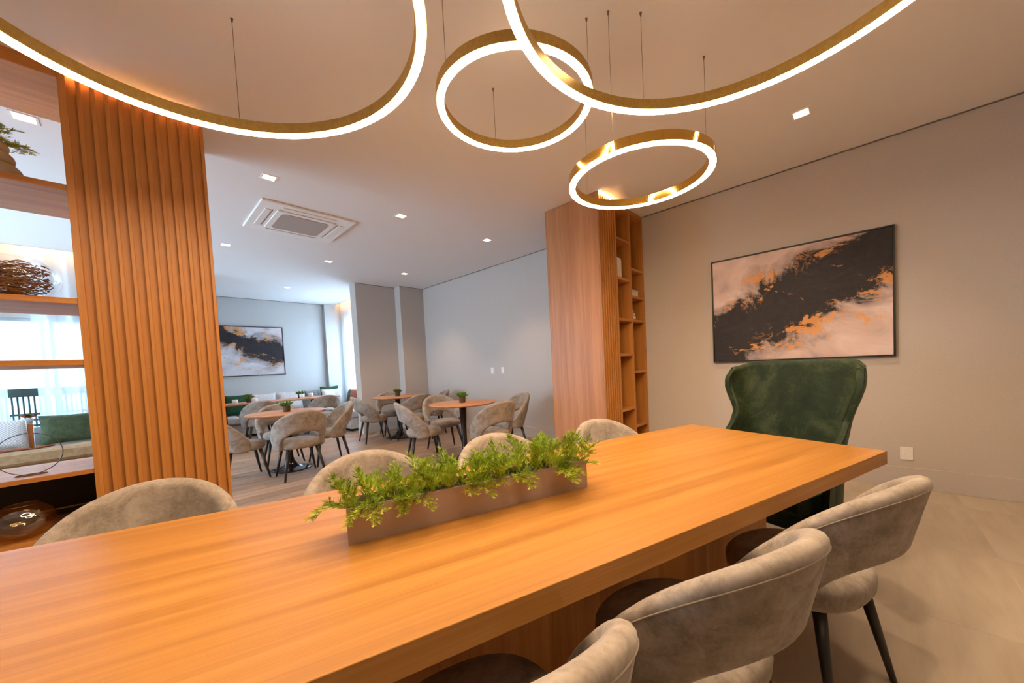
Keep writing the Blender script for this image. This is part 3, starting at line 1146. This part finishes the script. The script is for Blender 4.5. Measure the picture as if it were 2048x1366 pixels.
far = [
    ((1.37, 5.26), T1, 0, 'beige chair with its open back to the viewer, at the round table by the column'),
    ((.87, 5.74), T1, 0, 'beige chair partly hidden by the fluted column, left of the round table'),
    ((1.87, 5.72), T1, 0, 'beige chair seen in side view, right of the round table by the column'),
    ((1.44, 6.34), T1, 0, 'beige chair facing the viewer behind the round table by the column'),
    ((1.57, 8.38), (1.57, 9.0), 0, 'beige chair at the long far table, nearer the column'),
    ((2.66, 8.40), (2.66, 9.0), 0, 'beige chair at the long far table, nearer the rust cushions'),
    ((2.92, 6.62), T3, 0, 'beige chair at the left side of the most distant round table'),
    ((3.50, 7.02), T3, 0, 'beige chair behind the most distant round table, by the stepped wall'),
    ((3.38, 5.98), T3, 0, 'beige chair with its back to the viewer at the most distant round table'),
    ((3.97, 6.32), T3, 0, 'beige chair at the most distant round table, against the grey wall'),
    ((2.625, 4.435), T2, .35, 'beige chair left of the round table nearest the bookcase'),
    ((3.24, 4.84), T2, 0, 'beige chair behind the round table nearest the bookcase'),
    ((2.98, 3.46), T2, 0, 'beige chair with its open back to the viewer, before the table nearest the bookcase'),
    ((3.70, 3.88), T2, 0, 'beige chair right of the round table nearest the bookcase, below the switches'),
]
for p, c, a, lab in far:
    chairs.append((Vector((p[0], p[1], 0)), face(p, c) + a, lab, FG))
c0 = None
for loc, rz, lab, gp in chairs:
    if c0 is None:
        c0 = make_chair(lab, gp, loc, rz)
    else:
        copy_tree(c0, 'upholstered_chair', loc, rz, lab, gp)


# ------------------------------------------------------------------ green wing chair (local: faces -x, sits at the table end)
def wing_chair():
    t = thing('wingback_chair', 'dark green velvet wingback armchair at the head of the dining table', 'armchair', tw(.22, -.505), TA)
    zs = [.20, .28, .36, .44, .52, .60, .68, .76, .84, .90, .96, 1.02, 1.07, 1.11, 1.14, 1.16, 1.175]
    th = .034

    def half(z):
        w_ = .310 + .066 * smooth_step(.80, 1.06, z) - .015 * smooth_step(1.10, 1.19, z)
        return w_

    def back_x(z):
        return .10 + .14 * (z - .2)

    def reach(z):
        # how far the wing or arm comes forward of the back
        if z < .60:
            return .34
        return .34 - .20 * smooth_step(.58, .84, z) + .03 * smooth_step(.84, 1.02, z) - .03 * smooth_step(1.10, 1.19, z)
    n = 28
    inner, outer = [], []
    for z in zs:
        w_, bx, rc = half(z), back_x(z), reach(z)
        row = []
        for i in range(n + 1):
            s = -1 + 2 * i / n
            a = abs(s)
            sg = 1 if s >= 0 else -1
            if a < .52:
                y = s / .52 * (w_ * .72)
                x = bx - .012 * (1 - (a / .52) ** 2) * -1
            else:
                q = (a - .52) / .48
                y = sg * (w_ * .72 + (w_ * .28) * math.sin(q * PI / 2) ** .9)
                x = bx + .012 * 0 - rc * (q ** 1.7)
            droop = 0
            if z > 1.0:
                droop = -.035 * smooth_step(.55, 1.0, a) * smooth_step(1.0, 1.19, z)
            row.append(Vector((x, y, z + droop)))
        inner.append(row)
    R = len(zs)
    # outward normals in plan from neighbouring points
    for row in inner:
        o = []
        for i in range(n + 1):
            d = row[min(i + 1, n)] - row[max(i - 1, 0)]
            nn = Vector((d.y, -d.x, 0)).normalized()
            o.append(row[i] + nn * th)
        outer.append(o)
    V = [p for row in inner for p in row] + [p for row in outer for p in row]
    off = R * (n + 1)
    F = []
    for k in range(R - 1):
        for i in range(n):
            a = k * (n + 1) + i
            F.append((a, a + n + 1, a + n + 2, a + 1))
            F.append((off + a, off + a + 1, off + a + n + 2, off + a + n + 1))
    # rims with a rounded middle loop
    mid_top, mid_bot = [], []
    for i in range(n + 1):
        mid_top.append(len(V)); V.append((inner[-1][i] + outer[-1][i]) / 2 + Vector((0, 0, .022)))
    for i in range(n):
        a, b_ = (R - 1) * (n + 1) + i, off + (R - 1) * (n + 1) + i
        F.append((a, mid_top[i], mid_top[i + 1], a + 1))
        F.append((mid_top[i], b_, b_ + 1, mid_top[i + 1]))
        F.append((i, i + 1, off + i + 1, off + i))
    for side in (0, n):
        ms = []
        for k in range(R):
            a, b_ = inner[k][side], outer[k][side]
            d = (inner[k][side] - inner[k][1 if side == 0 else n - 1]).normalized()
            ms.append(len(V)); V.append((a + b_) / 2 + d * .022)
        for k in range(R - 1):
            a, b_ = k * (n + 1) + side, off + k * (n + 1) + side
            q1 = (a, ms[k], ms[k + 1], a + n + 1)
            q2 = (ms[k], b_, b_ + n + 1, ms[k + 1])
            F.append(q1 if side else q1[::-1])
            F.append(q2 if side else q2[::-1])
        a, b_ = (R - 1) * (n + 1) + side, off + (R - 1) * (n + 1) + side
        F.append((a, ms[-1], mid_top[side]))
        F.append((b_, mid_top[side], ms[-1]))
    sh = mesh('backrest_shell', V, F, 'green_velvet', t, True)
    rim = [outer[k][0] for k in range(R)] + [outer[-1][i] for i in range(1, n)] + [outer[k][n] for k in range(R - 1, -1, -1)]
    tube('piping', rim, .0025, 'green_piping', sh, 6)
    v, f = box_geo(-.30, .11, -.265, .265, .30, .45, .035)
    mesh('seat_cushion', v, f, 'green_velvet', t, False)
    v, f = box_geo(-.24, .10, -.26, .26, .19, .30, .012)
    mesh('seat_base', v, f, 'green_velvet', t)
    for sx, sy in ((-.20, -.22), (-.20, .22), (.08, -.22), (.08, .22)):
        tube('leg', [(sx, sy, .19), (sx * 1.12, sy * 1.08, 0)], [.02, .012], 'black_metal', t, 10)
    return t


wing_chair()

# ------------------------------------------------------------------ planter on the table
PL0, PL1 = Vector((.394, 1.111, 0)), Vector((1.201, .816, 0))
pd = (PL1 - PL0)
PLEN = pd.length
PANG = math.atan2(pd.y, pd.x)
pl = thing('planter_box', 'long low taupe planter of feathery green sprigs on the dining table', 'planter', (PL0.x, PL0.y, TZ), PANG)
PW, PHT, wl = .115, .108, .004
v, f = merge([box_geo(0, PLEN, 0, wl, 0, PHT), box_geo(0, PLEN, PW - wl, PW, 0, PHT), box_geo(0, wl, wl, PW - wl, 0, PHT), box_geo(PLEN - wl, PLEN, wl, PW - wl, 0, PHT), box_geo(wl, PLEN - wl, wl, PW - wl, 0, .004)])
mesh('trough', v, f, 'planter_taupe', pl)
box('soil', (wl, wl, .06), (PLEN - wl, PW - wl, .088), 'soil', pl)


def sprig_geo(seed, L, lean):
    r = random.Random(seed)
    V, F = [], []
    tris = []
    def blade(p, d, ln, wd):
        d = d.normalized()
        s = d.cross(Vector((r.uniform(-1, 1), r.uniform(-1, 1), r.uniform(-1, 1))))
        if s.length < 1e-3:
            s = Vector((1, 0, 0))
        s.normalize()
        o = len(V)
        V.extend([p - s * wd * .5, p + s * wd * .5, p + d * ln * .6 + s * wd * .45, p + d * ln, p + d * ln * .6 - s * wd * .45])
        F.append((o, o + 1, o + 2, o + 3, o + 4))
    # main stem bends outward along local +x
    def stem(p0, d0, ln, droop, n, wd, depth):
        p, d = p0.copy(), d0.normalized()
        step = ln / n
        pts_ = [p.copy()]
        for i in range(n):
            d = (d + Vector((r.uniform(-.12, .12), r.uniform(-.12, .12), -droop * (i / n)))).normalized()
            p = p + d * step
            pts_.append(p.copy())
            if depth == 0 and i >= 1:
                for q in range(2):
                    a = r.uniform(0, 2 * PI)
                    sd = (d * .9 + Vector((math.cos(a), math.sin(a), r.uniform(.0, .6)))).normalized()
                    stem(p, sd, ln * r.uniform(.22, .40) * (1.1 - .5 * i / n), droop * .5, 4, wd * .8, 1)
            elif depth == 1 or i < 1:
                for q in range(5 if depth else 2):
                    a = r.uniform(0, 2 * PI)
                    e = Vector((math.cos(a), math.sin(a), r.uniform(-.3, .8)))
                    blade(p - d * step * r.random(), d * 1.0 + e * .75, r.uniform(.011, .019), .0017)
        for q in range(4):
            e = Vector((r.uniform(-1, 1), r.uniform(-1, 1), r.uniform(-.2, 1)))
            blade(p, d + e * .5, r.uniform(.012, .02), .0017)
        tv, tf = tube_geo(pts_, [wd * (1 - .6 * i / n) for i in range(n + 1)], 4)
        o = len(V)
        V.extend(tv)
        F.extend([tuple(i + o for i in q) for q in tf])
    stem(Vector((0, 0, 0)), Vector((lean, 0, 1)), L, .28 * lean + .05, 7, .0013, 0)
    return V, F


kinds = []
for i in range(7):
    v, f = sprig_geo(i + 20, [.10, .12, .085, .13, .11, .095, .12][i], [.2, .7, 1.2, .15, .9, 1.6, .5][i])
    me = bpy.data.meshes.new('sprig')
    me.from_pydata([tuple(p) for p in v], [], f)
    me.materials.append(MATS['fern'])
    kinds.append(me)
r = random.Random(12)
for i in range(165):
    x = .010 + (PLEN - .020) * (i + r.random() * .8) / 165
    yv = r.uniform(.012, PW - .012)
    me = kinds[r.randrange(7)]
    o = bpy.data.objects.new('sprig', me)
    o.location = (x, yv, .080)
    edge = -1 if yv < PW * .4 else (1 if yv > PW * .6 else 0)
    az = r.uniform(0, 2 * PI) if edge == 0 else edge * PI / 2 + r.uniform(-1.0, 1.0)
    if x < .05:
        az = PI + r.uniform(-.7, .7)
    if x > PLEN - .04 and r.random() < .6:
        az = r.uniform(-1.2, 1.2)
    o.rotation_euler = (0, 0, az)
    k = r.uniform(.75, 1.05)
    if x > PLEN * .70:
        k *= 1.12
    o.scale = (k, k, k)
    link(o, pl)
for i in range(7):
    x, yv = r.uniform(.05, PLEN - .05), r.uniform(.02, PW - .02)
    o = box('bark_chip', (-.012, -.007, -.003), (.012, .007, .003), 'bark_chip', pl, .002, (x, yv, .112 + r.uniform(-.012, .02)))
    o.rotation_euler = (r.uniform(-.6, .6), r.uniform(-.6, .6), r.uniform(0, PI))


# ------------------------------------------------------------------ round cafe tables, pots, cups
CZ = .783


def round_table(label, c):
    t = thing('round_table', label, 'table', (c[0], c[1], 0), 0, 'round cafe tables')
    R_ = .455
    lathe('tabletop', [(.0001, CZ), (R_ - .004, CZ), (R_, CZ - .004), (R_ - .001, CZ - .014), (R_ - .03, CZ - .026), (.0001, CZ - .026)], 'cafe_table_wood', t, 64)
    for k in range(0):
        pass
    lathe('pedestal', [(.16, CZ - .026), (.15, CZ - .034), (.05, CZ - .06), (.036, .45), (.034, .20), (.045, .12), (.085, .06), (.15, .028), (.23, .014), (.245, .006), (.245, 0)], 'black_gloss', t, 40)
    return t


round_table('round cafe table with pedestal base nearest the fluted column', T1)
round_table('round cafe table with pedestal base nearest the bookcase', T2)
round_table('round cafe table with pedestal base farthest away, by the stepped wall', T3)


def pot_foliage(seed, n, R_, h, wd):
    r = random.Random(seed)
    V, F = [], []
    for _ in range(n):
        a = r.uniform(0, 2 * PI)
        sp = r.uniform(.05, 1)
        d = Vector((math.cos(a) * sp, math.sin(a) * sp, r.uniform(.5, 1.1))).normalized()
        p = Vector((math.cos(a) * r.uniform(0, .03), math.sin(a) * r.uniform(0, .03), 0))
        s = d.cross(Vector((0, 0, 1)))
        s = s.normalized() if s.length > 1e-3 else Vector((1, 0, 0))
        L = h * r.uniform(.6, 1.05)
        o = len(V)
        m1 = p + d * L * .55
        tip = p + d * L + Vector((d.x, d.y, -.4)) * R_ * .3
        V += [p - s * wd * .3, p + s * wd * .3, m1 + s * wd * .6, tip, m1 - s * wd * .6]
        F.append((o, o + 1, o + 2, o + 3, o + 4))
    return V, F


def potted(label, loc, seed, h=.12):
    t = thing('potted_plant', label, 'plant', loc, 0, 'small potted plants on the cafe tables')
    lathe('pot', [(.0001, 0), (.036, 0), (.040, .006), (.043, .075), (.040, .078), (.038, .072), (.0001, .070)], 'pot_bark', t, 20)
    v, f = pot_foliage(seed, 90, .08, h, .020)
    mesh('foliage', v, f, 'pot_leaf', t, False, (0, 0, .068))
    return t


potted('small potted green plant on the round table nearest the column', (T1[0], T1[1], CZ), 1, .10)
potted('small potted green plant on the round table nearest the bookcase', (T2[0], T2[1], CZ), 2, .10)
potted('small potted green plant on the farthest round table', (T3[0], T3[1], CZ), 3, .10)

lt = thing('long_cafe_table', 'long narrow wooden table in front of the grey cushioned bench', 'table', (1.9, 8.98, 0))
box('tabletop', (-1.12, -.36, CZ - .028), (1.20, .36, CZ), 'cafe_table_wood', lt, .004)
for x in (-.75, .75):
    lathe('pedestal', [(.14, CZ - .028), (.13, CZ - .04), (.036, CZ - .06), (.034, .12), (.09, .06), (.22, .016), (.24, .006), (.24, 0)], 'black_gloss', lt, 28, (x, 0, 0))
potted('small potted green plant on the long table, next to the column', (1.53, 8.98, CZ), 4, .12)
potted('small potted green plant on the long table, before the pale bench cushions', (2.42, 8.98, CZ), 5, .12)


def cup(label, loc):
    t = thing('candle_cup', label, 'cup', loc, 0, 'white candle cups on the long table')
    lathe('cup_body', [(.0001, 0), (.040, 0), (.044, .006), (.046, .085), (.042, .085), (.040, .012), (.0001, .012)], 'cup_white', t, 20)
    lathe('candle', [(.0001, .055), (.0395, .055), (.0395, .013)], 'cushion_white', t, 16)


cup('white candle cup on the long table, left of the plant by the column', (1.29, 8.80, CZ))
cup('white candle cup on the long table, just right of the plant by the column', (1.60, 8.84, CZ))
cup('white candle cup on the long table, beside the right plant', (2.66, 9.10, CZ))
cup('white candle cup on the long table, in front of the right plant', (2.42, 8.86, CZ))


# ------------------------------------------------------------------ benches and cushions
def bench_seat(t, x0, x1, y0, y1, z, mat, sections, axis):
    L = (x1 - x0) if axis == 0 else (y1 - y0)
    for k in range(sections):
        a, b_ = L * k / sections + .003, L * (k + 1) / sections - .003
        if axis == 0:
            box('seat_cushion', (x0 + a, y0, z - .16), (x0 + b_, y1, z), mat, t, .03)
        else:
            box('seat_cushion', (x0, y0 + a, z - .16), (x1, y0 + b_, z), mat, t, .03)


wb = thing('window_bench', 'tan upholstered bench below the sheer curtain behind the shelves', 'bench', (0, 0, 0))
box('bench_base', (-3.5, 7.50, .05), (XRET - .03, YWIN - .16, .35), 'bench_leather', wb, .008)
bench_seat(wb, -3.5, XRET - .03, 7.42, YWIN - .16, .51, 'bench_leather', 1, 0)
lb = thing('corner_bench', 'grey corner bench along the distant wall and curtained alcove', 'bench', (0, 0, 0))
BX = 3.10
box('bench_base', (XRET + .12, 9.78, .05), (3.44, YB - .02, .28), 'bench_grey', lb, .008)
box('bench_base', (BX + .02, 8.20, .05), (3.80, 9.76, .28), 'bench_grey', lb, .008)
bench_seat(lb, XRET + .12, BX - .01, 9.74, YB - .02, .45, 'bench_grey', 3, 0)
bench_seat(lb, BX, 3.80, 8.18, 10.30, .45, 'bench_grey', 2, 1)
box('toe_kick', (BX + .06, 8.23, 0), (3.78, 9.74, .05), 'cabinet_black', lb)


def pillow_geo(w_, h_, t_, n=14):
    V, F = [], []
    for side in (1, -1):
        for j in range(n + 1):
            for i in range(n + 1):
                a, b_ = -1 + 2 * i / n, -1 + 2 * j / n
                k = ((1 - a ** 4) * (1 - b_ ** 4))
                px = 1 - .09 * (1 - b_ ** 2) * abs(a) ** 2 * .8
                pz = 1 - .09 * (1 - a ** 2) * abs(b_) ** 2 * .8
                V.append((a * w_ / 2 * px, side * t_ / 2 * max(0, k) ** .55, (b_ * pz + 1) * h_ / 2))
    o = (n + 1) ** 2
    for j in range(n):
        for i in range(n):
            a = j * (n + 1) + i
            F.append((a, a + 1, a + n + 2, a + n + 1))
            F.append((o + a, o + a + n + 1, o + a + n + 2, o + a + 1))
    return V, F


def cushion(label, loc, rotz, w_, h_, mat, tilt=-.22, t_=.15, name='cushion', half=None):
    v, f = pillow_geo(w_, h_, t_)
    o = mesh(name, v, f, mat, None, True, loc)
    o.rotation_euler = (tilt, 0, rotz)
    tag(o, label, 'cushion', 'bench cushions')
    if half:
        hv, hf = pillow_geo(w_ * .5, h_ * .99, t_ * 1.03)
        c = mesh('fabric_panel', hv, hf, half, o, True, (w_ * .24, 0, 0))
    return o


SZ = .51
cushion('olive green cushion on the tan window bench, beside the column', (-.56, 7.84, SZ + .008), .05, .56, .40, 'cushion_olive', -.30)
cushion('white checked cushion on the tan window bench, behind the glass tube vase', (-1.14, 7.86, SZ + .008), -.05, .52, .38, 'cushion_check', -.30)
cushion('grey checked cushion at the left end of the tan window bench', (-1.70, 7.86, SZ + .008), .05, .52, .38, 'cushion_check', -.30)
BZ = .45
cushion('dark green cushion on the grey bench next to the column', (1.52, 10.16, BZ + .008), 0, .46, .46, 'cushion_green', -.25)
cushion('pale back cushion on the grey bench, below the painting corner', (2.02, 10.26, BZ + .008), 0, .52, .44, 'cushion_pale', -.16, .16)
cushion('pale back cushion on the grey bench, between the two potted plants', (2.56, 10.26, BZ + .008), 0, .54, .44, 'cushion_pale', -.16, .16)
cushion('grey cushion on the bench corner, left of the dark green one', (3.03, 10.22, BZ + .008), 0, .32, .44, 'cushion_grey', -.2)
cushion('dark green cushion in the bench corner behind the white one', (3.43, 10.16, BZ + .008), 0, .44, .52, 'cushion_green', -.2, .14)
cushion('white two-tone cushion in the bench corner', (3.38, 9.88, BZ + .008), -.05, .46, .46, 'cushion_white', -.25, .14, half='cushion_pale')
cushion('olive cushion half hidden beside the rust cushions', (3.69, 9.60, BZ + .008), -PI / 2, .46, .42, 'cushion_olive', -.2, .14)
cushion('rust leather cushion on the bench end below the alcove curtain', (3.56, 9.10, BZ + .008), -PI / 2 + .08, .46, .44, 'cushion_rust', -.25, .14)
cushion('second rust leather cushion, nearest the stepped wall', (3.62, 8.58, BZ + .008), -PI / 2 - .05, .44, .43, 'cushion_rust', -.2, .13)

br = tag(tube('wooden_branch', [(-.48, 0, .018), (-.3, .02, .022), (-.1, -.01, .020), (.12, .015, .024), (.3, 0, .02), (.42, .03, .026)], [.016, .020, .018, .021, .018, .012], 'branch_wood', None, 10, False, (-1.12, 7.56, SZ)),
         'reddish wooden branch lying on the tan window bench', 'branch')

# ------------------------------------------------------------------ things on the shelf unit
def torus_geo(R_, r_, z, n=32, m_=14, sq=1.0):
    V, F = [], []
    for i in range(n):
        a = 2 * PI * i / n
        for k in range(m_):
            b_ = 2 * PI * k / m_
            q = R_ + r_ * math.cos(b_)
            V.append((q * math.cos(a), q * math.sin(a), z + r_ * sq * math.sin(b_)))
    for i in range(n):
        for k in range(m_):
            j, l = (i + 1) % n, (k + 1) % m_
            F.append((i * m_ + k, j * m_ + k, j * m_ + l, i * m_ + l))
    return V, F


kv = thing('knot_vase', 'beige ceramic vase of stacked rounded rings holding a dark green plant, top shelf', 'vase', (-.470, YU + .16, 2.424))
for R_, r_, z in ((.085, .046, .046), (.067, .040, .120), (.055, .036, .186)):
    v, f = torus_geo(R_, r_, z)
    mesh('ceramic_ring', v, f, 'ceramic_beige', kv, True)
lathe('inner_cup', [(.0001, .02), (.07, .02), (.045, .17), (.0001, .17)], 'ceramic_beige', kv, 20)
r = random.Random(7)
for i in range(28):
    me = kinds[r.randrange(7)]
    o = bpy.data.objects.new('leafy_sprig', me)
    o.location = (r.uniform(-.03, .03), r.uniform(-.03, .03), .19)
    o.rotation_euler = (0, 0, r.uniform(0, 2 * PI))
    k = r.uniform(1.2, 1.7)
    o.scale = (k, k, k * .8)
    link(o, kv)

gv = thing('glass_vase', 'squat clear glass vase filled with brown dried stems, middle shelf', 'vase', (-.430, YU + .20, 1.770))
prof = []
for k in range(17):
    a = -PI / 2 + PI * k / 16
    if a > 1.25:
        break
    prof.append((max(.0001, .188 * math.cos(a) ** .8 if math.cos(a) > 0 else .0001), .128 + .126 * math.sin(a)))
lathe('glass_body', prof, 'clear_glass', gv, 36)
V, F = [], []
r = random.Random(3)
for i in range(620):
    a = r.uniform(0, 2 * PI)
    q = r.uniform(.02, .165)
    z = r.uniform(.03, .20)
    lim = .165 * math.sqrt(max(.05, 1 - ((z - .128) / .118) ** 2))
    q = min(q, lim * .95)
    p = Vector((q * math.cos(a), q * math.sin(a), z))
    b_ = a + r.uniform(1.0, 2.2)
    d = Vector((math.cos(b_), math.sin(b_), r.uniform(-.25, .35))) * r.uniform(.03, .07)
    e = p + d
    k = math.hypot(e.x, e.y)
    l2 = .168 * math.sqrt(max(.05, 1 - ((e.z - .128) / .12) ** 2))
    if k > l2:
        e.x *= l2 / k
        e.y *= l2 / k
    e.z = min(max(e.z, .02), .235)
    v, f = tube_geo([p, (p + e) / 2 + Vector((0, 0, .006)), e], [.0032, .0026, .0016], 4)
    o = len(V)
    V += v
    F += [tuple(x + o for x in q_) for q_ in f]
ds = mesh('dried_stems', V, F, 'dried_stem', gv)
ds['kind'] = 'stuff'

tv = thing('tube_vase', 'glass tube vase with a small pink flower in a thin metal hoop stand', 'vase', (-.415, YU + .12, .762))
HR = .118
tube('hoop', [(HR * math.cos(2 * PI * k / 40), 0, HR + .004 + HR * math.sin(2 * PI * k / 40)) for k in range(40)], .0022, 'wire_metal', tv, 6, True)
tube('base_loop', [(.055 * math.cos(2 * PI * k / 24), .030 * math.sin(2 * PI * k / 24), .003) for k in range(24)], .0028, 'wire_metal', tv, 6, True)
lathe('glass_tube', [(.0001, .150), (.008, .152), (.0115, .165), (.013, .30), (.017, .335)], 'clear_glass', tv, 16, (.012, 0, 0))
lathe('water', [(.0001, .153), (.009, .158), (.0115, .29), (.0001, .29)], 'dried_stem', tv, 12, (.012, 0, 0))
for k in range(12):
    a = 2 * PI * k / 12
    d = Vector((math.cos(a), math.sin(a), .35 + .25 * (k % 2)))
    p = Vector((.012, 0, .325))
    s = Vector((-math.sin(a), math.cos(a), 0))
    q = p + d * .024
    mesh('petal', [p, q - s * .012, p + d * .042, q + s * .012], [(0, 1, 2, 3)], 'petal' if k % 3 else 'pot_leaf', tv)

gb = thing('glass_bowl', 'round smoked glass bowl on the lowest shelf', 'bowl', (-.455, YU + .10, .415))
prof = []
for k in range(15):
    a = -PI / 2 + .25 + (PI * .74) * k / 14
    prof.append((.118 * math.cos(a), .104 + .104 * math.sin(a)))
prof = [(.0001, prof[0][1] + .002)] + prof
lathe('bowl_body', prof, 'smoked_glass', gb, 40)
tube('rim', [(prof[-1][0] * math.cos(2 * PI * k / 40), prof[-1][0] * math.sin(2 * PI * k / 40), prof[-1][1]) for k in range(40)], .0025, 'smoked_glass', gb, 6, True)

# ------------------------------------------------------------------ things in the bookcase
pts = []
for k in range(9):
    a = PI / 2 * k / 8
    pts.append((.075 - .03 + .03 * math.sin(a), .23 - .03 + .03 * math.cos(a)))
outl = [(-.045, 0), (-.045, .23)] + pts + [(.075, 0)]
n = len(outl)
V = [(x, 0, z) for x, z in outl] + [(x, .05, z) for x, z in outl]
F = [list(range(n))[::-1], [n + i for i in range(n)]] + [(i, (i + 1) % n, n + (i + 1) % n, n + i) for i in range(n)]
tag(mesh('ceramic_slab_vase', V, F[0:2] + [q for q in F[2:]], 'ceramic_white', None, False, (3.925, YCB + .02, 2.24)), 'white slab-shaped ceramic vase with a rounded shoulder, upper left bookcase shelf', 'vase')
bk = thing('storage_box', 'small pale lidded box on the right bookcase shelf', 'box', (4.345, YCB + .10, 2.057))
box('box_body', (-.10, -.07, 0), (.10, .07, .065), 'ceramic_white', bk, .004)
box('lid', (-.103, -.073, .065), (.103, .073, .085), 'ceramic_white', bk, .004)
kf = thing('knot_figurine', 'white knotted ceramic figurine on the right bookcase shelf below the box', 'figurine', (4.285, YCB + .055, 1.761))
for R_, r_, z, dx in ((.026, .024, .024, .01), (.024, .022, .066, 0), (.016, .017, .104, -.004)):
    v, f = torus_geo(R_, r_, z, 20, 10)
    mesh('ceramic_knot', [(p[0] + dx, p[1], p[2]) for p in v], f, 'ceramic_white', kf, True)
v, f = torus_geo(.018, .011, 0, 20, 10)
mesh('ceramic_loop', [(p[0], p[2], p[1] + .142) for p in v], f, 'ceramic_white', kf, True)
hg = tag(box('cabinet_hinge', (-.008, -.02, -.03), (.008, .02, .03), 'gold_polished', None, .003, (3.875, YCB + .035, 2.89)), 'small brass hinge at the top of the left bookcase shelves', 'hinge')
